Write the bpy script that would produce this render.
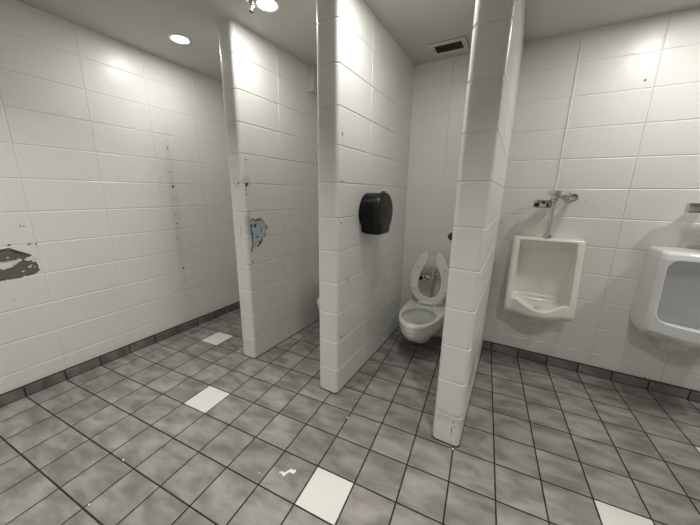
import bpy, bmesh, math, random
from mathutils import Vector, Matrix
from math import sin, cos, pi, radians, hypot, atan2

for o in list(bpy.data.objects):
    bpy.data.objects.remove(o, do_unlink=True)
S = bpy.context.scene
C = S.collection
random.seed(7)

# ------------------------------------------------------------------ camera, world, exposure
H = 2.408                                    # ceiling height
cam_d = bpy.data.cameras.new('camera')
cam_d.sensor_width = 36.0
cam_d.lens = 36.0 * 286.74 / 700.0
cam_d.clip_start = 0.02
cam = bpy.data.objects.new('camera', cam_d)
C.objects.link(cam)
right = Vector((0.8681076, 0.49613565, 0.01544709))
down = Vector((0.12901822, -0.19547936, -0.9721842))
fwd = Vector((-0.47931565, 0.84595345, -0.23370765))
m = Matrix((right, -down, -fwd)).transposed().to_4x4()
m.translation = Vector((0.03362, -2.65379, 1.34248))
cam.matrix_world = m
S.camera = cam

world = bpy.data.worlds.new('world')
S.world = world
world.use_nodes = True
world.node_tree.nodes['Background'].inputs[0].default_value = (0.5, 0.5, 0.48, 1)
world.node_tree.nodes['Background'].inputs[1].default_value = 0.0

S.view_settings.view_transform = 'Standard'
S.view_settings.look = 'None'
S.view_settings.gamma = 1.0
S.view_settings.use_curve_mapping = False
S.view_settings.exposure = 0.33

# the ceiling's downlights, then two unseen fill lamps added over the aisle: (x, y, watts, label)
LIGHTS = [
    (-2.231, -1.197, 4.2, 'round recessed downlight in the ceiling beside the left wall'),
    (-1.380, -1.187, 3.9, 'round recessed downlight in the ceiling next to the sprinkler'),
    (-0.530, -1.190, 5.2, 'round recessed downlight above the toilet stall on the right'),
    (0.720, -0.500, 5.0, 'round recessed downlight above the first urinal'),
    (1.570, -0.500, 8.5, 'round recessed downlight above the second urinal'),
    (-1.60, -2.60, 11.0, 'unseen fill lamp added over the aisle on the left'),  # added fill, out of view: brightens the lower partition fronts and floor
    (0.55, -2.60, 12.5, 'unseen fill lamp added over the aisle on the right'),
]

# ------------------------------------------------------------------ node helpers
class NT:
    def __init__(s, name):
        s.mat = bpy.data.materials.new(name)
        s.mat.use_nodes = True
        s.t = s.mat.node_tree
        s.b = s.t.nodes['Principled BSDF']
    def node(s, typ, **kw):
        n = s.t.nodes.new(typ)
        for k, v in kw.items():
            setattr(n, k, v)
        return n
    def put(s, sock, v):
        if isinstance(v, bpy.types.NodeSocket):
            s.t.links.new(v, sock)
        elif v is not None:
            sock.default_value = v
    def math(s, op, a, b=None, c=None, clamp=False):
        n = s.node('ShaderNodeMath', operation=op, use_clamp=clamp)
        s.put(n.inputs[0], a)
        if b is not None: s.put(n.inputs[1], b)
        if c is not None: s.put(n.inputs[2], c)
        return n.outputs[0]
    def noise(s, vec, scale, detail=2.0, rough=0.5, col=False, dist=0.0):
        n = s.node('ShaderNodeTexNoise')
        s.put(n.inputs['Vector'], vec)
        n.inputs['Scale'].default_value = scale
        n.inputs['Detail'].default_value = detail
        n.inputs['Roughness'].default_value = rough
        n.inputs['Distortion'].default_value = dist
        return n.outputs['Color' if col else 'Fac']
    def rng(s, v, a, b, c=0.0, d=1.0, smooth=True):
        n = s.node('ShaderNodeMapRange', interpolation_type='SMOOTHSTEP' if smooth else 'LINEAR')
        s.put(n.inputs['Value'], v)
        n.inputs['From Min'].default_value = a; n.inputs['From Max'].default_value = b
        n.inputs['To Min'].default_value = c; n.inputs['To Max'].default_value = d
        return n.outputs[0]
    def mix(s, f, a, b):
        n = s.node('ShaderNodeMix', data_type='RGBA')
        s.put(n.inputs[0], f); s.put(n.inputs[6], a); s.put(n.inputs[7], b)
        return n.outputs[2]
    def coord(s):
        return s.node('ShaderNodeTexCoord').outputs['Object']
    def sep(s, v):
        n = s.node('ShaderNodeSeparateXYZ'); s.put(n.inputs[0], v)
        return n.outputs
    def mapping(s, v, loc=(0, 0, 0), rot=(0, 0, 0), scale=(1, 1, 1)):
        n = s.node('ShaderNodeMapping'); s.put(n.inputs[0], v)
        n.inputs[1].default_value = loc; n.inputs[2].default_value = rot; n.inputs[3].default_value = scale
        return n.outputs[0]
    def bump(s, h, strength=1.0, dist=0.001, normal=None):
        n = s.node('ShaderNodeBump'); s.put(n.inputs['Height'], h)
        n.inputs['Strength'].default_value = strength
        n.inputs['Distance'].default_value = dist
        if normal is not None: s.put(n.inputs['Normal'], normal)
        return n.outputs[0]

def rgba(c): return (c[0], c[1], c[2], 1.0)

def simple(name, col, rough=0.5, metal=0.0, bump_scale=None, bump_d=0.0005, coat=0.0, var=0.0):
    n = NT(name)
    n.b.inputs['Base Color'].default_value = rgba(col)
    n.b.inputs['Roughness'].default_value = rough
    n.b.inputs['Metallic'].default_value = metal
    n.b.inputs['Coat Weight'].default_value = coat
    co = n.coord()
    if var > 0:
        f = n.noise(co, 7.0, 3.0)
        n.put(n.b.inputs['Base Color'], n.mix(f, rgba([c * (1 - var) for c in col]), rgba([min(1, c * (1 + var)) for c in col])))
    if bump_scale:
        n.put(n.b.inputs['Normal'], n.bump(n.noise(co, bump_scale, 2.0), 1.0, bump_d))
    return n.mat

SP = 0.4085                                   # spacing of the vertical joints
def block_paint(name, axis, off, col=(0.79, 0.785, 0.75), smudges=(), ghost=0.5, upper_flat=None):
    """thick off-white gloss paint over concrete block; vertical joints every SP along the axis"""
    n = NT(name)
    co = n.coord()
    sp = n.sep(co)
    a = sp[axis]
    d = n.math('PINGPONG', n.math('SUBTRACT', a, off), SP / 2)
    wob = n.math('MULTIPLY', n.math('SUBTRACT', n.noise(co, 9.0, 2.0), 0.5), 0.004)
    d = n.math('ADD', d, wob)
    groove = n.rng(d, 0.0005, 0.007, 1.0, 0.0)
    fade = n.rng(n.noise(n.mapping(co, (3.1, 1.7, 0.2)), 1.9, 1.0), 0.36, 0.6, 1.0 - ghost, 1.0)
    groove = n.math('MULTIPLY', groove, fade)
    fine = n.noise(n.mapping(co, scale=(1, 1, 1.5)), 95.0, 2.0, 0.6)
    mid = n.noise(n.mapping(co, scale=(1, 1, 2.2)), 22.0, 3.0, 0.55)
    big = n.noise(co, 4.0, 1.0)
    h = n.math('MULTIPLY', fine, 0.0010)
    h = n.math('ADD', h, n.math('MULTIPLY', mid, 0.0005))
    h = n.math('ADD', h, n.math('MULTIPLY', big, 0.0004))
    h = n.math('SUBTRACT', h, n.math('MULTIPLY', groove, 0.0010))
    n.put(n.b.inputs['Normal'], n.bump(h, 1.0, 1.0))
    dirt = n.rng(n.noise(n.mapping(co, scale=(1, 1, 0.6)), 2.3, 2.0, 0.5), 0.3, 0.8, 0.0, 1.0)
    base = n.mix(dirt, rgba(col), rgba([c * 0.97 for c in col]))
    base = n.mix(n.math('MULTIPLY', groove, 0.12), base, rgba([c * 0.8 for c in col]))
    # fine specks in the paint
    spk = n.rng(n.noise(co, 60.0, 1.0), 0.765, 0.79, 0.0, 0.45)
    base = n.mix(spk, base, (0.16, 0.15, 0.13, 1))
    for (u, z, ru, rz, c, k) in smudges:
        du = n.math('DIVIDE', n.math('SUBTRACT', a, u), ru)
        dz = n.math('DIVIDE', n.math('SUBTRACT', sp[2], z), rz)
        r = n.math('SQRT', n.math('ADD', n.math('MULTIPLY', du, du), n.math('MULTIPLY', dz, dz)))
        r = n.math('ADD', r, n.math('MULTIPLY', n.math('SUBTRACT', n.noise(co, 45.0, 3.0), 0.5), 1.4))
        f = n.math('MULTIPLY', n.rng(r, 0.45, 1.0, 1.0, 0.0), k)
        base = n.mix(f, base, rgba(c))
    n.put(n.b.inputs['Base Color'], base)
    n.b.inputs['Roughness'].default_value = 0.29
    n.b.inputs['Specular IOR Level'].default_value = 0.5
    return n.mat

# tile lattice: (i, j) in tile units, turned 0.085 rad to the walls
A, T = 0.085, 0.2032
def tile_xy(i, j):
    x, y = i, j - 7.1
    return ((x * cos(A) - y * sin(A)) * T, (x * sin(A) + y * cos(A)) * T)
def tile_coords(n):
    co = n.coord()
    o = tile_xy(0, 0)
    v = n.mapping(co, loc=(-(cos(A) * o[0] + sin(A) * o[1]) / T, -(-sin(A) * o[0] + cos(A) * o[1]) / T, 0), rot=(0, 0, -A), scale=(1 / T, 1 / T, 1 / T))
    return co, v

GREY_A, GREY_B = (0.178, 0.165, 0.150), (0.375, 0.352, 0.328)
def tile_material(name, lines, dark=1.0, white_cells=(), gw=0.012):
    n = NT(name)
    co, uv = tile_coords(n)
    s = n.sep(uv)
    # tile identity
    fl = [n.math('FLOOR', s[0]), n.math('FLOOR', s[1])]
    cmb = n.node('ShaderNodeCombineXYZ')
    n.put(cmb.inputs[0], fl[0]); n.put(cmb.inputs[1], fl[1])
    wn = n.node('ShaderNodeTexWhiteNoise', noise_dimensions='3D')
    n.put(wn.inputs[0], cmb.outputs[0])
    # mottling: streaky clouds, shifted from tile to tile
    off = n.node('ShaderNodeVectorMath', operation='MULTIPLY_ADD')
    n.put(off.inputs[0], wn.outputs['Color']); off.inputs[1].default_value = (13, 17, 5); n.put(off.inputs[2], uv)
    st = n.mapping(off.outputs[0], rot=(0, 0, -0.9), scale=(0.8, 1.9, 1))
    cl = n.noise(st, 1.5, 3.0, 0.5, dist=0.3)
    cl2 = n.noise(co, 160.0, 2.0, 0.6)
    f = n.rng(n.math('ADD', cl, n.math('MULTIPLY', n.math('SUBTRACT', cl2, 0.5), 0.16)), 0.26, 0.78)
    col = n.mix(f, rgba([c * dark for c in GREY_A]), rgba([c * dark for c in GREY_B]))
    tv = n.node('ShaderNodeHueSaturation')
    n.put(tv.inputs['Value'], n.rng(wn.outputs['Value'], 0, 1, 0.90, 1.08, False))
    n.put(tv.inputs['Color'], col)
    col = tv.outputs[0]
    for (ci, cj) in white_cells:
        a = n.math('COMPARE', fl[0], float(ci), 0.3)
        b = n.math('COMPARE', fl[1], float(cj), 0.3)
        col = n.mix(n.math('MULTIPLY', a, b), col, n.mix(cl, (0.74, 0.725, 0.67, 1), (0.80, 0.79, 0.74, 1)))
    g = None
    wob = n.math('MULTIPLY', n.math('SUBTRACT', n.noise(co, 30.0, 2.0), 0.5), 0.010)
    for ax in lines:
        d = n.math('ADD', n.math('PINGPONG', s[ax], 0.5), wob)
        gg = n.rng(d, gw, gw + 0.010, 1.0, 0.0)
        g = gg if g is None else n.math('MAXIMUM', g, gg)
    grout = n.mix(n.noise(co, 14.0, 3.0), (0.012, 0.009, 0.007, 1), (0.028, 0.022, 0.017, 1))
    col = n.mix(g, col, grout)
    n.put(n.b.inputs['Base Color'], col)
    n.put(n.b.inputs['Roughness'], n.math('ADD', n.math('MULTIPLY', g, 0.35), n.rng(n.noise(co, 8.0, 3.0), 0.3, 0.7, 0.36, 0.50)))
    h = n.math('ADD', n.math('MULTIPLY', g, -0.0012), n.math('MULTIPLY', n.noise(co, 140.0, 2.0), 0.00018))
    h = n.math('ADD', h, n.math('MULTIPLY', n.noise(co, 16.0, 2.0), 0.0006))
    n.put(n.b.inputs['Normal'], n.bump(h, 1.0, 1.0))
    n.b.inputs['Specular IOR Level'].default_value = 0.4
    return n.mat

M = {}
M['porcelain'] = simple('porcelain_white', (0.80, 0.80, 0.765), 0.13, coat=0.3, var=0.02)
M['cream'] = simple('porcelain_cream', (0.80, 0.78, 0.70), 0.15, coat=0.3, var=0.03)
M['grey_porcelain'] = simple('porcelain_cool', (0.80, 0.81, 0.81), 0.13, coat=0.3, var=0.02)
M['seat'] = simple('seat_plastic', (0.82, 0.82, 0.79), 0.25)
M['chrome'] = simple('chrome', (0.62, 0.61, 0.59), 0.14, 1.0, bump_scale=25, bump_d=0.0008)
M['black_glass'] = simple('sensor_black', (0.01, 0.01, 0.012), 0.1)
M['black'] = simple('black_plastic', (0.003, 0.003, 0.003), 0.3, bump_scale=120, bump_d=0.0002)
M['smoke'] = simple('smoked_cover', (0.012, 0.012, 0.010), 0.3, bump_scale=60, bump_d=0.0002)
for q, sv in (('black', 0.25), ('smoke', 0.3)): M[q].node_tree.nodes['Principled BSDF'].inputs['Specular IOR Level'].default_value = sv
M['dark'] = simple('dark_metal', (0.02, 0.018, 0.016), 0.4)
M['void'] = simple('duct_dark', (0.012, 0.012, 0.01), 0.8)
M['vent'] = simple('vent_paint', (0.66, 0.65, 0.60), 0.5, var=0.08, bump_scale=40)
M['white_trim'] = simple('white_trim', (0.8, 0.8, 0.78), 0.4)
M['paper'] = simple('tissue_paper', (0.9, 0.89, 0.86), 0.9, bump_scale=180, bump_d=0.0005)
M['peel'] = simple('old_grey_paint', (0.135, 0.128, 0.112), 0.5, bump_scale=60, bump_d=0.0008, var=0.25)
M['blue'] = simple('old_blue_paint', (0.46, 0.53, 0.59), 0.45, bump_scale=60, bump_d=0.0008, var=0.3)
M['speck'] = simple('dark_speck', (0.02, 0.019, 0.018), 0.6)
M['tanspeck'] = simple('tan_speck', (0.33, 0.31, 0.26), 0.6)
M['red'] = simple('red_glass', (0.30, 0.05, 0.05), 0.1)
M['water'] = simple('still_water', (0.40, 0.41, 0.37), 0.03)
n = NT('lens_glow')
n.b.inputs['Base Color'].default_value = (0.9, 0.9, 0.88, 1)
n.b.inputs['Emission Color'].default_value = (1.0, 0.985, 0.94, 1)
n.b.inputs['Emission Strength'].default_value = 8.0
M['lens'] = n.mat
n = NT('ceiling_paint')
co = n.coord()
n.put(n.b.inputs['Base Color'], n.mix(n.noise(co, 2.0, 3.0), (0.56, 0.55, 0.52, 1), (0.61, 0.60, 0.565, 1)))
n.b.inputs['Roughness'].default_value = 0.6
n.put(n.b.inputs['Normal'], n.bump(n.noise(co, 70.0, 2.0), 1.0, 0.0008))
M['ceiling'] = n.mat
WHITES = [(-12, 2), (-9, -1), (-4, -2), (2, 0), (5, 3)]
M['floor'] = tile_material('floor_tiles', (0, 1), 1.0, WHITES)
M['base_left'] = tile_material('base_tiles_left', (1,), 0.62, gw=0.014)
M['base_back'] = tile_material('base_tiles_back', (0,), 0.72, gw=0.014)
M['caulk'] = simple('dark_caulk', (0.03, 0.026, 0.022), 0.8)

# ------------------------------------------------------------------ object helpers
def link_bm(name, bm, mat, parent=None, smooth=False, kind=None, mats=None):
    bmesh.ops.recalc_face_normals(bm, faces=bm.faces)
    me = bpy.data.meshes.new(name)
    bm.to_mesh(me); bm.free()
    me.materials.append(mat)
    for mm in mats or (): me.materials.append(mm)
    if smooth:
        for p in me.polygons: p.use_smooth = True
        if smooth is not True:
            me.set_sharp_from_angle(angle=smooth)
    o = bpy.data.objects.new(name, me)
    C.objects.link(o)
    if parent is not None: o.parent = parent
    if kind: o['kind'] = kind
    return o
def thing(name, label, cat, loc=(0, 0, 0), group=None):
    o = bpy.data.objects.new(name, None)
    o.empty_display_size = 0.05
    C.objects.link(o); o.location = loc
    return tag(o, label, cat, group)
def tag(o, label, cat, group=None):
    o['label'] = label; o['category'] = cat
    if group: o['group'] = group
    return o
def box(bm, a, b, bev=0.0, seg=2):
    vs = [bm.verts.new((x, y, z)) for x in (a[0], b[0]) for y in (a[1], b[1]) for z in (a[2], b[2])]
    fs = [(0, 1, 3, 2), (4, 6, 7, 5), (0, 4, 5, 1), (2, 3, 7, 6), (0, 2, 6, 4), (1, 5, 7, 3)]
    faces = [bm.faces.new([vs[i] for i in f]) for f in fs]
    if bev:
        es = list({e for f in faces for e in f.edges})
        bmesh.ops.bevel(bm, geom=es, offset=bev, segments=seg, profile=0.5, affect='EDGES')
def ring_loft(bm, rings, cap=True, closed=True):
    vr = [[bm.verts.new(p) for p in r] for r in rings]
    for a, b in zip(vr, vr[1:]):
        k = len(a)
        for i in range(k if closed else k - 1):
            j = (i + 1) % k
            bm.faces.new((a[i], a[j], b[j], b[i]))
    if cap:
        bm.faces.new(vr[0]); bm.faces.new(list(reversed(vr[-1])))
    return vr
def tube(bm, p0, p1, r0, r1=None, n=20, cap=True):
    p0, p1 = Vector(p0), Vector(p1)
    r1 = r0 if r1 is None else r1
    d = (p1 - p0).normalized()
    u = d.orthogonal().normalized(); v = d.cross(u)
    ring_loft(bm, [[p + (u * cos(2 * pi * k / n) + v * sin(2 * pi * k / n)) * r for k in range(n)] for p, r in ((p0, r0), (p1, r1))], cap)
def lathe(bm, origin, axis, prof, n=28, cap=True):
    """prof: (distance along axis, radius)"""
    o, d = Vector(origin), Vector(axis).normalized()
    u = d.orthogonal().normalized(); v = d.cross(u)
    ring_loft(bm, [[o + d * h + (u * cos(2 * pi * k / n) + v * sin(2 * pi * k / n)) * max(r, 1e-4) for k in range(n)] for h, r in prof], cap)
def bent(bm, pts, r, n=14):
    pts = [Vector(p) for p in pts]
    rings = []
    for i, p in enumerate(pts):
        d = (pts[min(i + 1, len(pts) - 1)] - pts[max(i - 1, 0)]).normalized()
        ref = Vector((0, 0, 1)) if abs(d.z) < 0.9 else Vector((0, 1, 0))
        u = d.cross(ref).normalized(); v = d.cross(u)
        rings.append([p + (u * cos(2 * pi * k / n) + v * sin(2 * pi * k / n)) * r for k in range(n)])
    ring_loft(bm, rings)
def rrect(hw0, hw1, y0, y1, r, k=5):
    """rounded rectangle outline x in [hw0, hw1], y in [y0, y1]"""
    pts = []
    for cx, cy, a0 in ((hw1 - r, y1 - r, 0), (hw0 + r, y1 - r, pi / 2), (hw0 + r, y0 + r, pi), (hw1 - r, y0 + r, 3 * pi / 2)):
        for q in range(k + 1):
            a = a0 + q * pi / 2 / k
            pts.append((cx + r * cos(a), cy + r * sin(a)))
    return pts
def solid(bm, voxel=0.004, smooth=4, cutters=()):
    """union of the closed pieces in bm minus the cutters, skinned into one soft porcelain surface; returns a mesh"""
    def tmp(b):
        bmesh.ops.recalc_face_normals(b, faces=b.faces)
        me = bpy.data.meshes.new('t'); b.to_mesh(me); b.free()
        o = bpy.data.objects.new('t', me); C.objects.link(o)
        return o
    o = tmp(bm)
    md = o.modifiers.new('r', 'REMESH'); md.mode = 'VOXEL'; md.voxel_size = voxel
    cs = []
    for c in cutters:
        q = tmp(c); cs.append(q)
        md = o.modifiers.new('b', 'BOOLEAN'); md.operation = 'DIFFERENCE'; md.object = q; md.solver = 'EXACT'
    if cs:
        md = o.modifiers.new('r2', 'REMESH'); md.mode = 'VOXEL'; md.voxel_size = voxel
    md = o.modifiers.new('s', 'SMOOTH'); md.factor = 0.5; md.iterations = smooth
    dg = bpy.context.evaluated_depsgraph_get()
    dg.update()
    me = bpy.data.meshes.new_from_object(o.evaluated_get(dg))
    for q in [o] + cs:
        bpy.data.objects.remove(q, do_unlink=True)
    for p in me.polygons: p.use_smooth = True
    return me
def link_me(name, me, mat, parent=None):
    me.name = name
    me.materials.clear(); me.materials.append(mat)
    o = bpy.data.objects.new(name, me); C.objects.link(o)
    if parent is not None: o.parent = parent
    return o
def copy_tree(o, parent=None):
    c = o.copy(); C.objects.link(c)
    if parent is not None: c.parent = parent
    for ch in [q for q in bpy.data.objects if q.parent == o]:
        copy_tree(ch, c)
    return c

# ------------------------------------------------------------------ the setting
X0, X1, YF = -2.70, 3.0, -4.1
def lx(y): return -2.661 - 0.025 * (y + 1.675)       # the left wall's face
JZ = [0.183 + 0.2032 * k for k in range(11)]
def profile(depth=0.0021, half=0.0055):
    """(z, inset) up a block wall: horizontal joints are real grooves"""
    out = [(0.0, 0.0)]
    for z in JZ:
        out += [(z - half, 0.0), (z - half * 0.4, depth), (z + half * 0.4, depth), (z + half, 0.0)]
    return out + [(H, 0.0)]

bm = bmesh.new(); box(bm, (-2.95, YF - 0.1, -0.12), (X1 + 0.1, 0.15, 0.0)); link_bm('floor', bm, M['floor'], kind='structure')
bm = bmesh.new(); box(bm, (-2.95, YF - 0.1, H), (X1 + 0.1, 0.15, H + 0.1)); link_bm('ceiling', bm, M['ceiling'], kind='structure')

def stations(u0, u1, joints, depth, half=0.0045, bead=()):
    """(u, inset) along a wall between u0 and u1, a groove (or a raised bead) at every joint"""
    st = [(u0, 0.0), (u1, 0.0)]
    lo, hi = min(u0, u1), max(u0, u1)
    for j in joints:
        if lo + 0.02 < j < hi - 0.02:
            d, w = (-0.005, 0.0062) if j in bead else (depth, half)
            st += [(j - w, 0.0), (j - w * 0.35, d), (j + w * 0.35, d), (j + w, 0.0)]
    return sorted(st, reverse=u0 > u1)
def comb(a, b):
    return a + b if min(a, b) < 0 else max(a, b)

def flat_wall(name, p0, p1, back, mat, axis=0, joints=(), depth=0.003, bead=()):
    """p0, p1: ends of the face on the floor; back: vector through the thickness"""
    bm = bmesh.new()
    p0, p1, back = Vector(p0), Vector(p1), Vector(back)
    nrm = back.normalized()
    ring = []
    pr = profile()
    cols = []
    for u, iu in stations(p0[axis], p1[axis], joints, depth, bead=bead):
        p = p0.lerp(p1, (u - p0[axis]) / (p1[axis] - p0[axis]))
        cols.append([Vector((p.x + nrm.x * comb(d, iu), p.y + nrm.y * comb(d, iu), z)) for z, d in pr] + [Vector((p.x + back.x, p.y + back.y, H)), Vector((p.x + back.x, p.y + back.y, 0))])
    ring_loft(bm, cols)
    return link_bm(name, bm, mat, kind='structure')

M['w_left'] = block_paint('paint_left', 1, -1.655, ghost=0.7, smudges=[(-1.13, 1.15, 0.05, 0.9, (0.50, 0.49, 0.45), 0.22)])
M['w_back'] = block_paint('paint_back', 0, 0.266, ghost=0.6)
M['w_p1'] = block_paint('paint_p1', 1, -0.777, smudges=[(-1.16, 1.10, 0.035, 0.12, (0.42, 0.41, 0.38), 0.55), (-1.16, 1.42, 0.05, 0.05, (0.45, 0.43, 0.38), 0.4)])
M['w_p2'] = block_paint('paint_p2', 1, -0.805, smudges=[(-1.08, 0.78, 0.028, 0.02, (0.42, 0.41, 0.37), 0.55), (-0.66, 0.70, 0.10, 0.25, (0.52, 0.51, 0.47), 0.25)])
M['w_p3'] = block_paint('paint_p3', 1, -0.81, smudges=[(-0.95, 0.30, 0.16, 0.13, (0.32, 0.31, 0.28), 0.7), (-1.235, 0.17, 0.1, 0.05, (0.5, 0.49, 0.45), 0.35)])
M['w_far'] = block_paint('paint_far', 0, 0.1)
wl = flat_wall('wall_left', (lx(YF - 0.1), YF - 0.1, 0), (lx(0.1), 0.1, 0), (-0.15, 0, 0), M['w_left'], 1, [-1.655 + SP * k for k in range(-6, 5)], 0.0013)
wb = flat_wall('wall_back', (X1 + 0.1, 0, 0), (-2.75, 0, 0), (0, 0.15, 0), M['w_back'], 0, [0.266 + SP * k for k in range(-8, 8)], 0.0030, bead=(0.266,))
flat_wall('wall_front', (-2.75, YF, 0), (X1 + 0.1, YF, 0), (0, -0.15, 0), M['w_far'])
flat_wall('wall_right', (X1, 0.1, 0), (X1, YF - 0.1, 0), (0.15, 0, 0), M['w_far'], 1)

def partition(name, xl, xr, yf, mat, r=0.026, lean=0.0):
    bm = bmesh.new()
    def outline(ins):
        a, b, y = xl + ins, xr - ins, yf + ins
        pts = [(b, 0.02)]
        pts += [(b - max(0, iu - max(ins, 0)), u) for u, iu in stations(-0.001, yf + r + 0.004, [yf + 0.405 + SP * k * 0.985 for k in range(4)], 0.0035, 0.004)]
        for q in range(7):
            t = q * pi / 2 / 6
            pts.append((b - r + r * cos(t), y + r - r * sin(t)))
        for q in range(7):
            t = pi / 2 + q * pi / 2 / 6
            pts.append((a + r + r * cos(t), y + r - r * sin(t)))
        pts += [(a, y + r + (0.0 - y - r) * t) for t in (0.33, 0.66)]
        pts.append((a, 0.02))
        return pts
    rings = [[(x, y, z) for x, y in outline(d)] for z, d in profile(0.0032, 0.006)]
    ring_loft(bm, rings)
    o = link_bm(name, bm, mat, kind='structure', smooth=radians(28))
    cb = bmesh.new()
    ring_loft(cb, [[(x, y, z) for x, y in outline(-0.003)] for z in (0.0, 0.006)])
    c = link_bm('caulk_line', cb, M['caulk'], o)
    return o
p1 = partition('wall_partition_left', -1.826, -1.685, -1.198, M['w_p1'])
p2 = partition('wall_partition_middle', -1.022, -0.872, -1.212, M['w_p2'])
p3 = partition('wall_partition_right', -0.218, -0.072, -1.236, M['w_p3'])

# soffit box at the top of the far stall
bm = bmesh.new(); box(bm, (-1.685, -0.42, 2.205), (-1.62, 0.0, H)); link_bm('trim_1', bm, M['ceiling'], kind='structure')

# baseboards of cut tile
def base_strip(name, pts, mat, h=0.072, t=0.019):
    bm = bmesh.new()
    (xa, ya), (xb, yb), (nx, ny) = pts
    prof = [(0, 0), (t, 0), (t, h - 0.004), (t - 0.004, h), (0, h)]
    ring_loft(bm, [[(x + nx * d, y + ny * d, z) for d, z in prof] for x, y in ((xa, ya), (xb, yb))])
    o = link_bm(name, bm, mat, kind='structure')
    g = bmesh.new()
    for z0, z1, d in ((0.0, 0.004, t + 0.002), (h, h + 0.003, t - 0.001)):
        ring_loft(g, [[(x + nx * q, y + ny * q, z) for q, z in ((0, z0), (d, z0), (d, z1), (0, z1))] for x, y in ((xa, ya), (xb, yb))])
    link_bm('grout_line', g, M['caulk'], o)
    return o
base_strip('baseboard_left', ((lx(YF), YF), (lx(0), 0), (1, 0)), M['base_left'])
base_strip('baseboard_back', ((X1, 0), (-0.072, 0), (0, -1)), M['base_back'])

# ------------------------------------------------------------------ worn paint: patches and specks lying on the walls
def patch(name, plane, pts, mat, parent, label=None, jag=0.0, lift=0.0008, seed=1):
    """plane: function (u, z, lift) -> point; pts: outline in wall coordinates"""
    rnd = random.Random(seed)
    out = []
    for (a, b) in zip(pts, pts[1:] + pts[:1]):
        k = max(1, int(hypot(b[0] - a[0], b[1] - a[1]) / 0.006)) if jag else 1
        for q in range(k):
            t = q / k
            out.append((a[0] + (b[0] - a[0]) * t + rnd.uniform(-jag, jag), a[1] + (b[1] - a[1]) * t + rnd.uniform(-jag, jag)))
    bm = bmesh.new()
    top = [bm.verts.new(plane(u, z, lift)) for u, z in out]
    bot = [bm.verts.new(plane(u, z, -0.002)) for u, z in out]
    f = bm.faces.new(top)
    for i in range(len(out)):
        j = (i + 1) % len(out)
        bm.faces.new((top[i], bot[i], bot[j], top[j]))
    bmesh.ops.triangulate(bm, faces=[f])
    o = link_bm(name, bm, mat, parent)
    if label: o['label'] = label
    return o
def dot(u, z, r, rz=None, k=8, seed=0):
    rnd = random.Random(seed + int(u * 9999) + int(z * 777))
    return [(u + r * rnd.uniform(0.7, 1.2) * cos(2 * pi * q / k), z + (rz or r) * rnd.uniform(0.7, 1.2) * sin(2 * pi * q / k)) for q in range(k)]
def PL(u, z, l): return (lx(u) + l, u, z)
def PX(x): return lambda u, z, l: (x + l, u, z)
def PY(y): return lambda u, z, l: (u, y - l, z)
# grey patch on the left wall (runs on out of the picture to the left)
patch('peeled_patch', PL, [(-2.40, 0.79), (-2.249, 0.79), (-2.206, 0.791), (-2.16, 0.795), (-2.121, 0.803), (-2.089, 0.806), (-2.076, 0.825), (-2.088, 0.842), (-2.08, 0.862), (-2.089, 0.878), (-2.102, 0.887),
    (-2.129, 0.896), (-2.141, 0.902), (-2.118, 0.915), (-2.098, 0.925), (-2.108, 0.934), (-2.121, 0.926), (-2.143, 0.93), (-2.154, 0.959), (-2.167, 0.947), (-2.182, 0.953), (-2.19, 0.965), (-2.184, 0.987), (-2.193, 0.988),
    (-2.201, 0.979), (-2.212, 0.965), (-2.24, 0.963), (-2.30, 0.97), (-2.38, 0.95), (-2.42, 0.88)], M['peel'], wl, 'dark grey patch where the white paint has peeled away', jag=0.006, seed=3)
patch('paint_island', PL, [(-2.32, 0.89), (-2.27, 0.905), (-2.23, 0.899), (-2.22, 0.904), (-2.213, 0.894), (-2.2, 0.896), (-2.188, 0.889), (-2.172, 0.904), (-2.153, 0.914), (-2.141, 0.903), (-2.156, 0.894), (-2.186, 0.88),
    (-2.195, 0.865), (-2.211, 0.858), (-2.229, 0.855), (-2.25, 0.873), (-2.30, 0.875)], M['w_left'], wl, jag=0.003, seed=6, lift=0.0014)
for u, z, r in ((-2.114, 1.113, 0.005), (-2.099, 1.109, 0.0045), (-2.183, 1.002, 0.006), (-2.175, 1.004, 0.003), (-2.097, 0.994, 0.006), (-2.088, 0.996, 0.003), (-2.064, 0.992, 0.005), (-2.217, 0.656, 0.003), (-2.085, 0.895, 0.004), (-2.092, 0.91, 0.003)):
    patch('paint_speck', PL, dot(u, z, r), M['peel'], wl)
for u, z, r in ((-2.118, 0.851, 0.008), (-2.125, 0.905, 0.004), (-2.095, 0.845, 0.004), (-2.15, 0.828, 0.006), (-2.108, 0.862, 0.004), (-2.20, 0.925, 0.005)):
    patch('paint_island', PL, dot(u, z, r * 1.4, r * 0.7), M['w_left'], wl, lift=0.0014)
# column of black specks on the left wall
for u, z, r in ((-1.134, 1.709, 0.007), (-1.131, 1.693, 0.005), (-1.141, 1.50, 0.006), (-1.133, 1.451, 0.004), (-1.139, 1.42, 0.003), (-1.129, 1.381, 0.012), (-1.136, 1.275, 0.0055), (-1.134, 1.33, 0.003), (-1.133, 1.134, 0.006), (-1.136, 1.10, 0.003),
               (-1.134, 1.049, 0.0075), (-1.140, 1.008, 0.003), (-1.144, 0.906, 0.005), (-1.148, 0.809, 0.004), (-1.138, 0.72, 0.003), (-1.128, 0.621, 0.010), (-1.126, 0.50, 0.004), (-0.83, 1.07, 0.006)):
    patch('dark_speck', PL, dot(u, z, r), M['speck'] if u < -0.9 else M['tanspeck'], wl)
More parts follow.
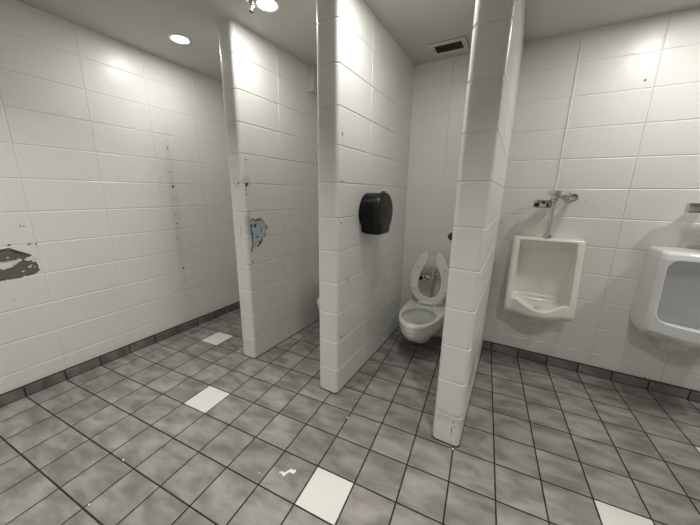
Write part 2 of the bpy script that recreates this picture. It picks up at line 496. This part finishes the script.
# blue patch on the left partition
P1 = PX(-1.685)
patch('peeled_patch', P1, [(-1.140, 1.149), (-1.115, 1.145), (-1.092, 1.134), (-1.065, 1.125), (-1.045, 1.150), (-1.030, 1.130), (-0.997, 1.103), (-0.981, 1.068), (-1.002, 1.035), (-0.995, 1.014), (-1.043, 0.978), (-1.065, 0.95),
    (-1.082, 0.936), (-1.115, 0.935), (-1.135, 0.915), (-1.150, 0.888), (-1.152, 0.920), (-1.138, 0.955), (-1.142, 1.0), (-1.128, 1.03), (-1.138, 1.06), (-1.150, 1.09), (-1.143, 1.129)], M['blue'], p1, 'pale blue patch where the white paint has peeled away', jag=0.006, seed=5)
for u, z, r, rz in ((-1.137, 1.095, 0.007, 0.014), (-1.104, 1.092, 0.011, 0.017), (-1.15, 1.129, 0.006, 0.008), (-1.042, 1.06, 0.003, 0.026), (-1.088, 1.004, 0.009, 0.008), (-1.101, 1.131, 0.008, 0.006), (-1.12, 1.14, 0.008, 0.005), (-0.985, 1.069, 0.007, 0.014), (-1.062, 0.954, 0.011, 0.014),
                    (-1.043, 0.972, 0.009, 0.012), (-1.082, 0.933, 0.008, 0.007), (-1.0, 1.019, 0.004, 0.010), (-1.01, 0.998, 0.004, 0.006), (-1.160, 0.985, 0.002, 0.006), (-1.152, 0.905, 0.005, 0.008),
                    (-1.160, 1.391, 0.009, 0.015), (-1.150, 1.400, 0.008, 0.006), (-1.165, 1.358, 0.004, 0.005), (-1.163, 1.325, 0.004, 0.006), (-1.148, 0.815, 0.006, 0.008), (-1.153, 1.565, 0.010, 0.003)):
    patch('dark_chip', P1, dot(u, z, r, rz), M['speck'], p1, lift=0.0014)
F1 = PY(-1.198)
for u, z, r, rz in ((-1.725, 1.41, 0.004, 0.014), (-1.738, 1.44, 0.010, 0.003), (-1.745, 1.39, 0.003, 0.010), (-1.732, 1.38, 0.004, 0.004), (-1.728, 1.075, 0.003, 0.02), (-1.735, 1.04, 0.002, 0.02)):
    patch('dark_chip', F1, dot(u, z, r, rz), M['tanspeck'], p1)
# chips on the middle and right partitions
P2 = PX(-0.872)
for u, z, r, rz, k in ((-1.165, 1.668, 0.004, 0.011, 0), (-1.168, 1.412, 0.007, 0.005, 0), (-1.172, 1.169, 0.006, 0.005, 0), (-1.160, 0.414, 0.006, 0.006, 0), (-1.152, 0.364, 0.005, 0.007, 1)):
    patch('dark_chip' if not k else 'pale_chip', P2, dot(u, z, r, rz), M['speck'] if not k else M['paper'], p2, lift=0.0012)
F3 = PY(-1.236)
for u, z, r, rz in ((-0.118, 0.10, 0.003, 0.022), (-0.105, 0.125, 0.008, 0.003), (-0.115, 0.075, 0.006, 0.004), (-0.11, 0.15, 0.003, 0.012)):
    patch('scuff', F3, dot(u, z, r, rz), M['tanspeck'], p3)
PB = PY(0.0)
for u, z, r in ((0.628, 2.06, 0.007), (0.700, 0.155, 0.004), (1.0, 0.075, 0.006), (0.46, 1.32, 0.004)):
    patch('dark_speck', PB, dot(u, z, r), M['peel'], wb)

# ------------------------------------------------------------------ ceiling fittings
def downlight(x, y, w, label):
    t = thing('recessed_light', label, 'ceiling light', (x, y, H), 'recessed downlights')
    bm = bmesh.new()
    rings = []
    for r, z in ((0.074, 0.0), (0.074, -0.003), (0.064, -0.007), (0.056, -0.004), (0.056, 0.0)):
        rings.append([(r * cos(2 * pi * k / 40), r * sin(2 * pi * k / 40), z) for k in range(40)])
    ring_loft(bm, rings, cap=False)
    link_bm('trim_ring', bm, M['white_trim'], t, smooth=radians(30))
    bm = bmesh.new()
    lathe(bm, (0, 0, 0), (0, 0, -1), [(0, 0.056), (0.004, 0.056), (0.007, 0.04), (0.008, 0.01)], 36)
    link_bm('lens', bm, M['lens'], t, smooth=True)
    d = bpy.data.lights.new('downlight', 'AREA')
    d.shape = 'DISK'; d.size = 0.11; d.energy = w; d.color = (1.0, 0.985, 0.95)
    d.spread = radians(180 if y > -2 else 132)  # the added aisle fills get a narrower beam
    l = bpy.data.objects.new('downlight', d); C.objects.link(l); l.parent = t
    l.location = (0, 0, -0.012)
    return t
for a in LIGHTS: downlight(*a)

def vent():
    t = thing('ceiling_vent', 'small rectangular metal air vent in the ceiling above the toilet', 'vent', (-0.552, -0.19, H))
    hx, hy, ix, iy = 0.130, 0.098, 0.098, 0.060
    bm = bmesh.new()
    for a, b in (((-hx, iy), (hx, hy)), ((-hx, -hy), (hx, -iy)), ((-hx, -iy), (-ix, iy)), ((ix, -iy), (hx, iy))):
        box(bm, (a[0], a[1], -0.007), (b[0], b[1], 0.0))
    link_bm('frame', bm, M['vent'], t)
    bm = bmesh.new()
    for a, b in (((-hx - 0.003, -hy - 0.003), (hx + 0.003, -hy)), ((-hx - 0.003, hy), (hx + 0.003, hy + 0.003)), ((hx, -hy), (hx + 0.003, hy)), ((-hx - 0.003, -hy), (-hx, hy))):
        box(bm, (a[0], a[1], -0.0012), (b[0], b[1], 0.0))
    link_bm('shadow_gap', bm, M['caulk'], t)
    bm = bmesh.new(); box(bm, (-ix, -iy, -0.0015), (ix, iy, 0.0)); link_bm('duct_opening', bm, M['void'], t)
    bm = bmesh.new()
    for k in range(12):
        x = -ix + (k + 0.5) * 2 * ix / 12
        vs = [bm.verts.new(p) for p in ((x - 0.003, -iy, -0.001), (x - 0.0018, -iy, -0.001), (x + 0.004, -iy, -0.0075), (x + 0.0028, -iy, -0.0075))]
        ws = [bm.verts.new((v.co.x, iy, v.co.z)) for v in vs]
        bm.faces.new(vs); bm.faces.new(ws[::-1])
        for i in range(4): bm.faces.new((vs[i], ws[i], ws[(i + 1) % 4], vs[(i + 1) % 4]))
    link_bm('louvers', bm, M['peel'], t)
    for x in (-0.114, 0.114):
        bm = bmesh.new(); lathe(bm, (x, 0, -0.0065), (0, 0, -1), [(0, 0.006), (0.002, 0.005), (0.003, 0.001)], 14)
        link_bm('screw', bm, M['dark'], t, smooth=True)
vent()

def sprinkler():
    t = thing('fire_sprinkler', 'pendent fire sprinkler head hanging from the ceiling', 'sprinkler', (-1.430, -1.262, H))
    bm = bmesh.new(); lathe(bm, (0, 0, 0), (0, 0, -1), [(0, 0.034), (0.004, 0.034), (0.009, 0.024), (0.010, 0.016)], 28)
    link_bm('escutcheon', bm, M['chrome'], t, smooth=radians(35))
    bm = bmesh.new(); lathe(bm, (0, 0, -0.009), (0, 0, -1), [(0, 0.014), (0.012, 0.014), (0.014, 0.010), (0.020, 0.010)], 24)
    bent(bm, [(0.010, 0, -0.026), (0.0165, 0, -0.034), (0.0155, 0, -0.046), (0.006, 0, -0.058)], 0.0026, 8)
    bent(bm, [(-0.010, 0, -0.026), (-0.0165, 0, -0.034), (-0.0155, 0, -0.046), (-0.006, 0, -0.058)], 0.0026, 8)
    lathe(bm, (0, 0, -0.054), (0, 0, -1), [(0, 0.005), (0.008, 0.006)], 16)
    link_bm('frame', bm, M['chrome'], t, smooth=radians(35))
    bm = bmesh.new(); tube(bm, (0, 0, -0.027), (0, 0, -0.055), 0.0045, n=12)
    link_bm('glass_bulb', bm, M['red'], t, smooth=radians(35))
    bm = bmesh.new(); lathe(bm, (0, 0, -0.060), (0, 0, -1), [(0, 0.011), (0.0015, 0.012), (0.003, 0.011)], 16)
    link_bm('deflector', bm, M['dark'], t, smooth=radians(35))
sprinkler()

# ------------------------------------------------------------------ flush valves
def flush_valve(name, label, x, ztop, drop, group, y=-0.085, windows=((-0.118, -0.086, -0.116, -0.086), (-0.072, -0.052, -0.094, -0.076), (-0.044, -0.028, -0.114, -0.092))):
    """origin on the wall at the top of the cap; y: how far the body stands off the wall"""
    t = thing(name, label, 'flush valve', (x, 0.0, ztop), group)
    bm = bmesh.new()
    lathe(bm, (0, y, 0), (0, 0, -1), [(0, 0.034), (0.003, 0.040), (0.024, 0.040), (0.028, 0.035), (0.030, 0.024), (0.060, 0.022), (0.064, 0.027), (0.078, 0.027), (0.082, 0.020), (0.11, 0.017)], 32)
    link_bm('valve_body', bm, M['chrome'], t, smooth=radians(35))
    bm = bmesh.new(); tube(bm, (0, y, -0.10), (0, y, -drop), 0.0125)
    link_bm('flush_tube', bm, M['chrome'], t, smooth=radians(35))
    bm = bmesh.new(); lathe(bm, (0, y, -0.105), (0, 0, -1), [(0, 0.018), (0.004, 0.022), (0.018, 0.022), (0.022, 0.016)], 6)
    link_bm('coupling_nut', bm, M['chrome'], t, smooth=radians(35))
    bm = bmesh.new(); lathe(bm, (0, y, -drop + 0.022), (0, 0, -1), [(0, 0.018), (0.003, 0.026), (0.012, 0.029), (0.022, 0.030)], 28)
    link_bm('spud_flange', bm, M['chrome'], t, smooth=radians(35))
    # supply side
    bm = bmesh.new(); tube(bm, (0.015, y, -0.045), (0.075, y, -0.045), 0.013)
    lathe(bm, (0.045, y, -0.045), (1, 0, 0), [(0, 0.014), (0.002, 0.019), (0.016, 0.019), (0.018, 0.014)], 6)
    tube(bm, (0.105, y, -0.045), (0.105, 0, -0.045), 0.016)
    link_bm('supply_pipe', bm, M['chrome'], t, smooth=radians(35))
    bm = bmesh.new(); lathe(bm, (0.105, y - 0.040, -0.045), (0, 1, 0), [(0, 0.012), (0.003, 0.026), (0.02, 0.030), (0.055, 0.030), (0.062, 0.022), (0.07, 0.018)], 28)
    lathe(bm, (0.070, y, -0.045), (1, 0, 0), [(0, 0.018), (0.004, 0.022), (0.016, 0.022)], 20)
    link_bm('control_stop', bm, M['chrome'], t, smooth=radians(35))
    bm = bmesh.new(); lathe(bm, (0.105, 0, -0.045), (0, -1, 0), [(0, 0.036), (0.004, 0.035), (0.010, 0.024), (0.012, 0.017)], 28)
    link_bm('wall_flange', bm, M['chrome'], t, smooth=radians(35))
    # sensor box
    bm = bmesh.new(); box(bm, (-0.126, y - 0.030, -0.124), (-0.018, y + 0.022, -0.066), 0.006, 2)
    s = link_bm('sensor_box', bm, M['chrome'], t, smooth=radians(30))
    for a, b, z0, z1 in windows:
        bm = bmesh.new(); box(bm, (a, y - 0.0325, z0), (b, y - 0.028, z1), 0.001, 1)
        link_bm('sensor_window', bm, M['black_glass'], s)
    bm = bmesh.new(); tube(bm, (-0.020, y, -0.094), (0, y, -0.094), 0.016)
    link_bm('sensor_neck', bm, M['chrome'], t, smooth=radians(35))
    return t
G = 'chrome automatic flush valves'
flush_valve('flush_valve', 'chrome automatic flush valve above the cream urinal', 0.262, 1.385, 0.335, G)
flush_valve('flush_valve', 'chrome automatic flush valve above the white urinal at the right edge', 1.062, 1.385, 0.335, G, -0.085, ((-0.070, -0.052, -0.102, -0.086),))
flush_valve('flush_valve', 'chrome automatic flush valve behind the raised toilet seat', -0.558, 0.685, 0.305, G, -0.052)

# ------------------------------------------------------------------ urinals
def usec(hw, ds, bulge, r=0.02, n=17, wide=0.92):
    """outline of a urinal section: flat back at y=0, sides to depth ds, front bulging further by bulge"""
    pts = [(hw, 0.0), (hw, -ds * 0.5), (hw, -ds + r)]
    for k in range(n):
        x = (hw - r * 0.6) * (1 - 2 * k / (n - 1))
        s = min(1.0, abs(x) / (hw * wide))
        pts.append((x, -ds - bulge * (cos(s * pi / 2) ** 1.3 if s < 1 else 0)))
    pts += [(-hw, -ds + r), (-hw, -ds * 0.5), (-hw, 0.0)]
    return pts
def urinal_first():
    bm = bmesh.new()
    rings = []
    for z, hw, ds, b in ((0.348, 0.035, 0.06, 0), (0.358, 0.048, 0.09, 0), (0.41, 0.052, 0.12, 0.0), (0.43, 0.12, 0.16, 0.01), (0.455, 0.190, 0.20, 0.04), (0.485, 0.207, 0.235, 0.08), (0.50, 0.21, 0.245, 0.10), (0.52, 0.212, 0.246, 0.112), (0.605, 0.213, 0.232, 0.118), (0.606, 0.213, 0.232, 0.0),
                         (0.70, 0.213, 0.205, 0), (0.80, 0.213, 0.177, 0), (0.90, 0.213, 0.15, 0), (1.0, 0.213, 0.125, 0), (1.03, 0.212, 0.118, 0), (1.043, 0.207, 0.110, 0)):
        rings.append([(x, y, z) for x, y in usec(hw, ds, b, 0.02, 25, 0.80)])
    ring_loft(bm, rings)
    # cavity: tapering back wall, open to the front above the lip
    c1 = bmesh.new()
    rings = []
    for z, hw, hb, yb, yf in ((0.585, 0.172, 0.150, -0.035, -0.6), (0.70, 0.172, 0.152, -0.032, -0.6), (0.925, 0.173, 0.155, -0.032, -0.6), (0.945, 0.173, 0.155, -0.036, -0.6), (1.010, 0.173, 0.165, -0.098, -0.6), (1.024, 0.170, 0.166, -0.118, -0.6)):
        rings.append([(hw, yf, z), (hw, -0.14, z), (hb, yb, z), (-hb, yb, z), (-hw, -0.14, z), (-hw, yf, z)])
    ring_loft(c1, rings)
    # basin behind the lip
    c2 = bmesh.new()
    rings = []
    for z, hw, yb, d, b in ((0.515, 0.06, -0.09, 0.20, 0.03), (0.53, 0.11, -0.06, 0.215, 0.07), (0.555, 0.145, -0.045, 0.214, 0.09), (0.60, 0.167, -0.038, 0.208, 0.104), (0.64, 0.170, -0.036, 0.205, 0.104)):
        fr = [(x, y, z) for x, y in usec(hw, d, b)[2:-2]]
        rings.append([(hw * 0.88, yb, z), (hw, -0.13, z)] + fr + [(-hw, -0.13, z), (-hw * 0.88, yb, z)])
    ring_loft(c2, rings)
    # dip in the lip
    c3 = bmesh.new()
    xs = [-0.17 + 0.34 * k / 16 for k in range(17)]
    prof = [(x, 0.553 + 0.052 * (abs(x) / 0.17) ** 1.8) for x in xs] + [(0.17, 0.7), (-0.17, 0.7)]
    ring_loft(c3, [[(x, y, z) for x, z in prof] for y in (-0.6, -0.2)])
    me = solid(bm, 0.0035, 5, (c1, c2, c3))
    t = thing('urinal', 'cream wall-hung urinal with square opening beside the right partition', 'urinal', (0.268, 0, 0), 'wall-hung urinals')
    for vtx in me.vertices:
        vtx.co.x *= 1.045
    link_me('bowl', me, M['cream'], t)
    bm = bmesh.new(); lathe(bm, (0, -0.17, 0.517), (0, 0, 1), [(0, 0.024), (0.004, 0.024), (0.005, 0.001)], 20)
    link_bm('drain', bm, M['chrome'], t)
def urinal_second():
    bm = bmesh.new()
    rings = []
    for z, hw, ds, b in ((0.345, 0.05, 0.10, 0), (0.36, 0.06, 0.13, 0), (0.40, 0.065, 0.16, 0.0), (0.425, 0.07, 0.16, 0.0), (0.45, 0.14, 0.16, 0.02), (0.475, 0.190, 0.18, 0.09), (0.50, 0.208, 0.22, 0.12), (0.525, 0.212, 0.27, 0.09), (0.54, 0.214, 0.295, 0.075), (0.64, 0.214, 0.293, 0.075), (0.68, 0.214, 0.288, 0.04), (0.72, 0.213, 0.285, 0.015),
                         (0.80, 0.212, 0.280, 0.0), (0.99, 0.211, 0.268, 0), (1.02, 0.207, 0.258, 0), (1.036, 0.197, 0.240, 0)):
        rings.append([(x, y, z) for x, y in usec(hw, ds, b, 0.03)])
    ring_loft(bm, rings)
    def rr(hw, z0, z1, r, y, lip=0.0):
        return [(x, y, z) for x, z in rrect(-hw, hw, z0, z1, r, 6)]
    c1 = bmesh.new()
    ring_loft(c1, [rr(0.181, 0.606, 0.984, 0.055, -0.7), rr(0.181, 0.606, 0.984, 0.055, -0.26), rr(0.176, 0.580, 0.978, 0.06, -0.23), rr(0.165, 0.565, 0.955, 0.07, -0.15), rr(0.14, 0.58, 0.93, 0.09, -0.08), rr(0.11, 0.62, 0.90, 0.10, -0.045)])
    c2 = bmesh.new()
    rings = []
    for z, hw, yb, d, b in ((0.51, 0.06, -0.10, 0.22, 0.03), (0.53, 0.11, -0.09, 0.26, 0.03), (0.56, 0.145, -0.08, 0.27, 0.04), (0.60, 0.160, -0.08, 0.272, 0.045), (0.66, 0.160, -0.08, 0.272, 0.045)):
        rings.append([(x, min(yb, y) if y > yb else y, z) for x, y in usec(hw, d, b)])
    ring_loft(c2, rings)
    me = solid(bm, 0.0035, 7, (c1, c2))
    t = thing('urinal', 'cool white urinal with rounded opening at the right edge', 'urinal', (1.046, 0, 0), 'wall-hung urinals')
    link_me('bowl', me, M['grey_porcelain'], t)
    bm = bmesh.new(); lathe(bm, (0, -0.18, 0.512), (0, 0, 1), [(0, 0.024), (0.004, 0.024), (0.005, 0.001)], 20)
    link_bm('drain', bm, M['chrome'], t)
urinal_first()
urinal_second()

# ------------------------------------------------------------------ toilet
def dsec(hw, yb, yf, sq=0.35, n=28, p=2.15):
    """D outline: straight back at yb, rounded front at yf; sq: share of the length that stays straight"""
    L = yb - yf
    yc = yb - L * sq
    pts = [(hw, yb), (hw, (yb + yc) / 2)]
    b = yc - yf
    for k in range(n + 1):
        a = pi * k / n
        cx, sy = cos(a), sin(a)
        x = hw * (abs(cx) ** (2 / p)) * (1 if cx >= 0 else -1)
        pts.append((x, yc - b * abs(sy) ** (2 / p)))
    pts += [(-hw, (yb + yc) / 2), (-hw, yb)]
    return pts
def toilet():
    RZ = 0.375
    bm = bmesh.new()
    rings = []
    for z, hw, yb, yf, sq in ((0.275, 0.160, -0.10, -0.610, 0.30), (0.305, 0.176, 0.0, -0.645, 0.32), (0.335, 0.183, 0.0, -0.664, 0.34), (0.355, 0.184, 0.0, -0.668, 0.34), (0.365, 0.179, 0.0, -0.663, 0.34)):
        rings.append([(x, y, z) for x, y in dsec(hw, yb, yf, sq)])
    ring_loft(bm, rings)
    b = []
    for z, hw, yb, yf, sq in ((0.160, 0.085, -0.20, -0.455, 0.1), (0.168, 0.112, -0.16, -0.515, 0.1), (0.185, 0.136, -0.12, -0.562, 0.15), (0.215, 0.157, -0.08, -0.605, 0.2), (0.26, 0.173, -0.05, -0.642, 0.25), (0.32, 0.182, -0.02, -0.662, 0.3)):
        b.append([(x, y, z) for x, y in dsec(hw, yb, yf, sq)])
    ring_loft(bm, b)
    b = []
    for z, hw, yb, yf in ((0.080, 0.068, -0.16, -0.375), (0.088, 0.076, -0.15, -0.388), (0.19, 0.080, -0.13, -0.395)):
        b.append([(x, y, z) for x, y in dsec(hw, yb, yf, 0.3)])
    ring_loft(bm, b)
    box(bm, (-0.10, -0.22, 0.10), (0.10, 0.0, 0.34))
    c = bmesh.new()
    rings = []
    def ell(hw, yc, ly, z, n=36): return [(hw * cos(2 * pi * k / n), yc + ly * sin(2 * pi * k / n), z) for k in range(n)]
    rings = [ell(0.045, -0.33, 0.06, 0.175), ell(0.075, -0.36, 0.10, 0.20), ell(0.112, -0.40, 0.150, 0.25), ell(0.138, -0.42, 0.185, 0.30), ell(0.145, -0.425, 0.194, 0.325), ell(0.138, -0.425, 0.186, 0.342), ell(0.138, -0.425, 0.186, 0.42)]
    ring_loft(c, rings)
    me = solid(bm, 0.0038, 6, (c,))
    t = thing('toilet', 'white wall-hung toilet with its open-front seat raised', 'toilet', (-0.560, 0, 0), 'wall-hung toilets')
    link_me('bowl', me, M['porcelain'], t)
    bm = bmesh.new(); ring_loft(bm, [ell(0.072, -0.355, 0.095, 0.190), ell(0.088, -0.37, 0.118, 0.218)])
    link_bm('water', bm, M['water'], t)
    # seat standing up: plane through the hinge line leaning on the wall side
    hy, hz = -0.172, 0.386
    v = Vector((0, 0.060, 0.445)).normalized(); w = Vector((0, -v.z, v.y))      # w: out of the underside, to the room
    def P(u, s, d): return Vector((u * 1.03, hy, hz)) + v * (s * 1.02) + w * d
    outer = [(0.0, 0.004), (0.055, 0.005), (0.095, 0.022), (0.128, 0.055), (0.152, 0.10), (0.166, 0.155), (0.170, 0.205), (0.165, 0.26), (0.151, 0.315), (0.128, 0.365), (0.102, 0.41), (0.085, 0.435), (0.068, 0.452), (0.052, 0.457), (0.040, 0.450), (0.035, 0.435)]
    inner = [(0.037, 0.39), (0.045, 0.36), (0.060, 0.325), (0.078, 0.285), (0.092, 0.24), (0.099, 0.195), (0.098, 0.15), (0.088, 0.108), (0.068, 0.076), (0.040, 0.058), (0.0, 0.052)]
    half = outer + inner
    mir = [(-u, s) for u, s in reversed(half) if u > 0]
    ol = half + mir
    bm = bmesh.new()
    fr = [bm.verts.new(P(u, s, 0.010)) for u, s in ol]
    bk = [bm.verts.new(P(u, s, -0.010)) for u, s in ol]
    f1 = bm.faces.new(fr); f2 = bm.faces.new(bk[::-1])
    for i in range(len(ol)):
        j = (i + 1) % len(ol)
        bm.faces.new((fr[i], bk[i], bk[j], fr[j]))
    me = solid(bm, 0.003, 4)
    st = link_me('seat', me, M['seat'], t)
    for (u, s, r) in ((0.128, 0.318, -0.5), (-0.122, 0.318, 0.5), (0.135, 0.125, 0.1), (-0.135, 0.125, -0.1)):
        bm = bmesh.new()
        uu = Vector((cos(r), 0, 0)) + v * sin(r)
        vv = w.cross(uu)
        c0 = P(u, s, 0.008)
        pr = [(-0.026, -0.006), (0.026, -0.006), (0.026, 0.006), (-0.026, 0.006)]
        ring_loft(bm, [[c0 + uu * a * k + vv * b_ * k + w * d for a, b_ in pr] for d, k in ((0, 1.0), (0.008, 0.96), (0.0105, 0.85))])
        link_bm('bumper', bm, M['porcelain'], st)
    bm = bmesh.new()
    tube(bm, (-0.052, hy - 0.006, hz), (0.052, hy - 0.006, hz), 0.018)
    link_bm('hinge_bar', bm, M['seat'], t, smooth=radians(35))
    for s in (-1, 1):
        bm = bmesh.new()
        lathe(bm, (s * 0.071, hy - 0.004, 0.360), (0, 0, 1), [(0, 0.015), (0.012, 0.014), (0.034, 0.013), (0.041, 0.007)], 18)
        link_bm('hinge_post', bm, M['seat'], t, smooth=radians(35))
        bm = bmesh.new()
        lathe(bm, (s * 0.132, -0.24, 0.262), (s, 0, 0), [(0, 0.020), (0.018, 0.020), (0.026, 0.013), (0.030, 0.004)], 6)
        link_bm('mounting_bolt', bm, M['dark'], t)
    return t
tl = toilet()
t2 = copy_tree(tl)
t2.location = (-1.378, 0, 0)
t2['label'] = 'toilet mostly hidden behind the middle partition, only its rim edge showing'

# ------------------------------------------------------------------ tissue dispenser
def dispenser():
    t = thing('toilet_paper_dispenser', 'round black jumbo-roll tissue dispenser on the middle partition', 'dispenser', (-0.872, -0.828, 1.222))
    R = 0.130
    def outline(r, k=1.0):
        pts = []
        n = 40
        a0, a1 = radians(-48), radians(228)
        for q in range(n + 1):
            a = a0 + (a1 - a0) * q / n
            pts.append((r * cos(a), r * sin(a)))
        pts += [(-r * 0.60, -r * 1.05), (-r * 0.56, -r * 1.09), (r * 0.56, -r * 1.09), (r * 0.60, -r * 1.05)]
        return pts
    bm = bmesh.new()
    ring_loft(bm, [[(d, y, z) for y, z in outline(r)] for d, r in ((0.0, 0.120), (0.004, 0.127), (0.10, 0.1285), (0.108, 0.1285))])
    link_bm('case', bm, M['black'], t, smooth=radians(40))
    bm = bmesh.new()
    ring_loft(bm, [[(d, y, z) for y, z in outline(r)] for d, r in ((0.108, 0.129), (0.110, 0.1335), (0.132, 0.1335), (0.140, 0.130), (0.145, 0.122), (0.146, 0.112))])
    cv = link_bm('cover', bm, M['smoke'], t, smooth=radians(40))
    bm = bmesh.new()
    lathe(bm, (0.1455, 0, 0.0), (1, 0, 0), [(0, 0.022), (0.0015, 0.022), (0.002, 0.018), (0.0022, 0.004)], 24)
    link_bm('hub_mark', bm, M['black'], cv, smooth=radians(40))
    bm = bmesh.new()
    box(bm, (0.112, -0.012, 0.130), (0.132, 0.012, 0.139), 0.002, 2)
    link_bm('latch', bm, M['black'], t)
    bm = bmesh.new()
    box(bm, (0.02, -0.068, -0.148), (0.112, 0.068, -0.138), 0.002, 2)
    link_bm('tear_bar', bm, M['black'], t)
dispenser()

# dark knob on the stall side of the right partition
def hook():
    t = thing('coat_hook', 'small dark metal knob beside the right partition above the toilet', 'hook', (-0.218, -1.15, 1.14))
    bm = bmesh.new(); lathe(bm, (0, 0, 0), (-1, 0, 0), [(0, 0.017), (0.003, 0.017), (0.005, 0.008), (0.006, 0.007)], 20)
    link_bm('base', bm, M['dark'], t, smooth=radians(35))
    bm = bmesh.new(); lathe(bm, (-0.005, 0, 0), (-1, 0, 0), [(0, 0.010), (0.004, 0.020), (0.012, 0.021), (0.022, 0.013), (0.028, 0.003)], 20)
    link_bm('knob', bm, M['dark'], t, smooth=radians(35))
hook()

# ------------------------------------------------------------------ litter on the floor
def scrap():
    pts = [(0.0, 0.0), (0.012, 0.008), (0.028, 0.004), (0.036, 0.018), (0.050, 0.034), (0.062, 0.030), (0.074, 0.036), (0.078, 0.024), (0.070, 0.012), (0.060, 0.014), (0.050, 0.016), (0.040, 0.004), (0.034, -0.010), (0.026, -0.012), (0.018, -0.002), (0.006, -0.006)]
    bm = bmesh.new()
    rnd = random.Random(4)
    r0 = [(x, y, 0.0) for x, y in pts]
    r1 = [(x, y, 0.0015 + rnd.uniform(0, 0.003)) for x, y in pts]
    ring_loft(bm, [r0, r1], cap=False)
    top = bm.faces.new([v for v in bm.verts if v.co.z > 0.001])
    o = link_bm('tissue_scrap', bm, M['paper'])
    tag(o, 'torn scrap of white tissue lying on a grey floor tile', 'paper')
    return o
o = scrap(); o.location = (-0.815, -1.832, 0.0); o.rotation_euler = (0, 0, radians(12))
def crumb(x, y, r, label, seed):
    bm = bmesh.new()
    bmesh.ops.create_icosphere(bm, subdivisions=1, radius=r)
    rnd = random.Random(seed)
    for v in bm.verts:
        v.co *= rnd.uniform(0.75, 1.2); v.co.z = v.co.z * 0.6 + r * 0.55
        v.co.z = max(v.co.z, 0.0)
    o = link_bm('paper_crumb', bm, M['paper'])
    o.location = (x, y, 0.0)
    tag(o, label, 'crumb', 'white crumbs on the floor')
crumb(-1.884, -1.188, 0.008, 'white crumb beside the foot of the left partition', 1)
crumb(-1.543, -2.187, 0.0055, 'white crumb on a joint, the farther of two near the bottom left', 2)
crumb(-1.420, -2.366, 0.0055, 'white crumb on a joint closest to the bottom left corner', 3)
crumb(-0.097, -1.258, 0.006, 'white crumb at the foot of the right partition', 4)
crumb(-0.701, -1.356, 0.005, 'white crumb on the tiles in front of the middle partition', 5)
crumb(-0.895, -1.885, 0.0035, 'tiny white crumb to the left of the tissue scrap', 6)
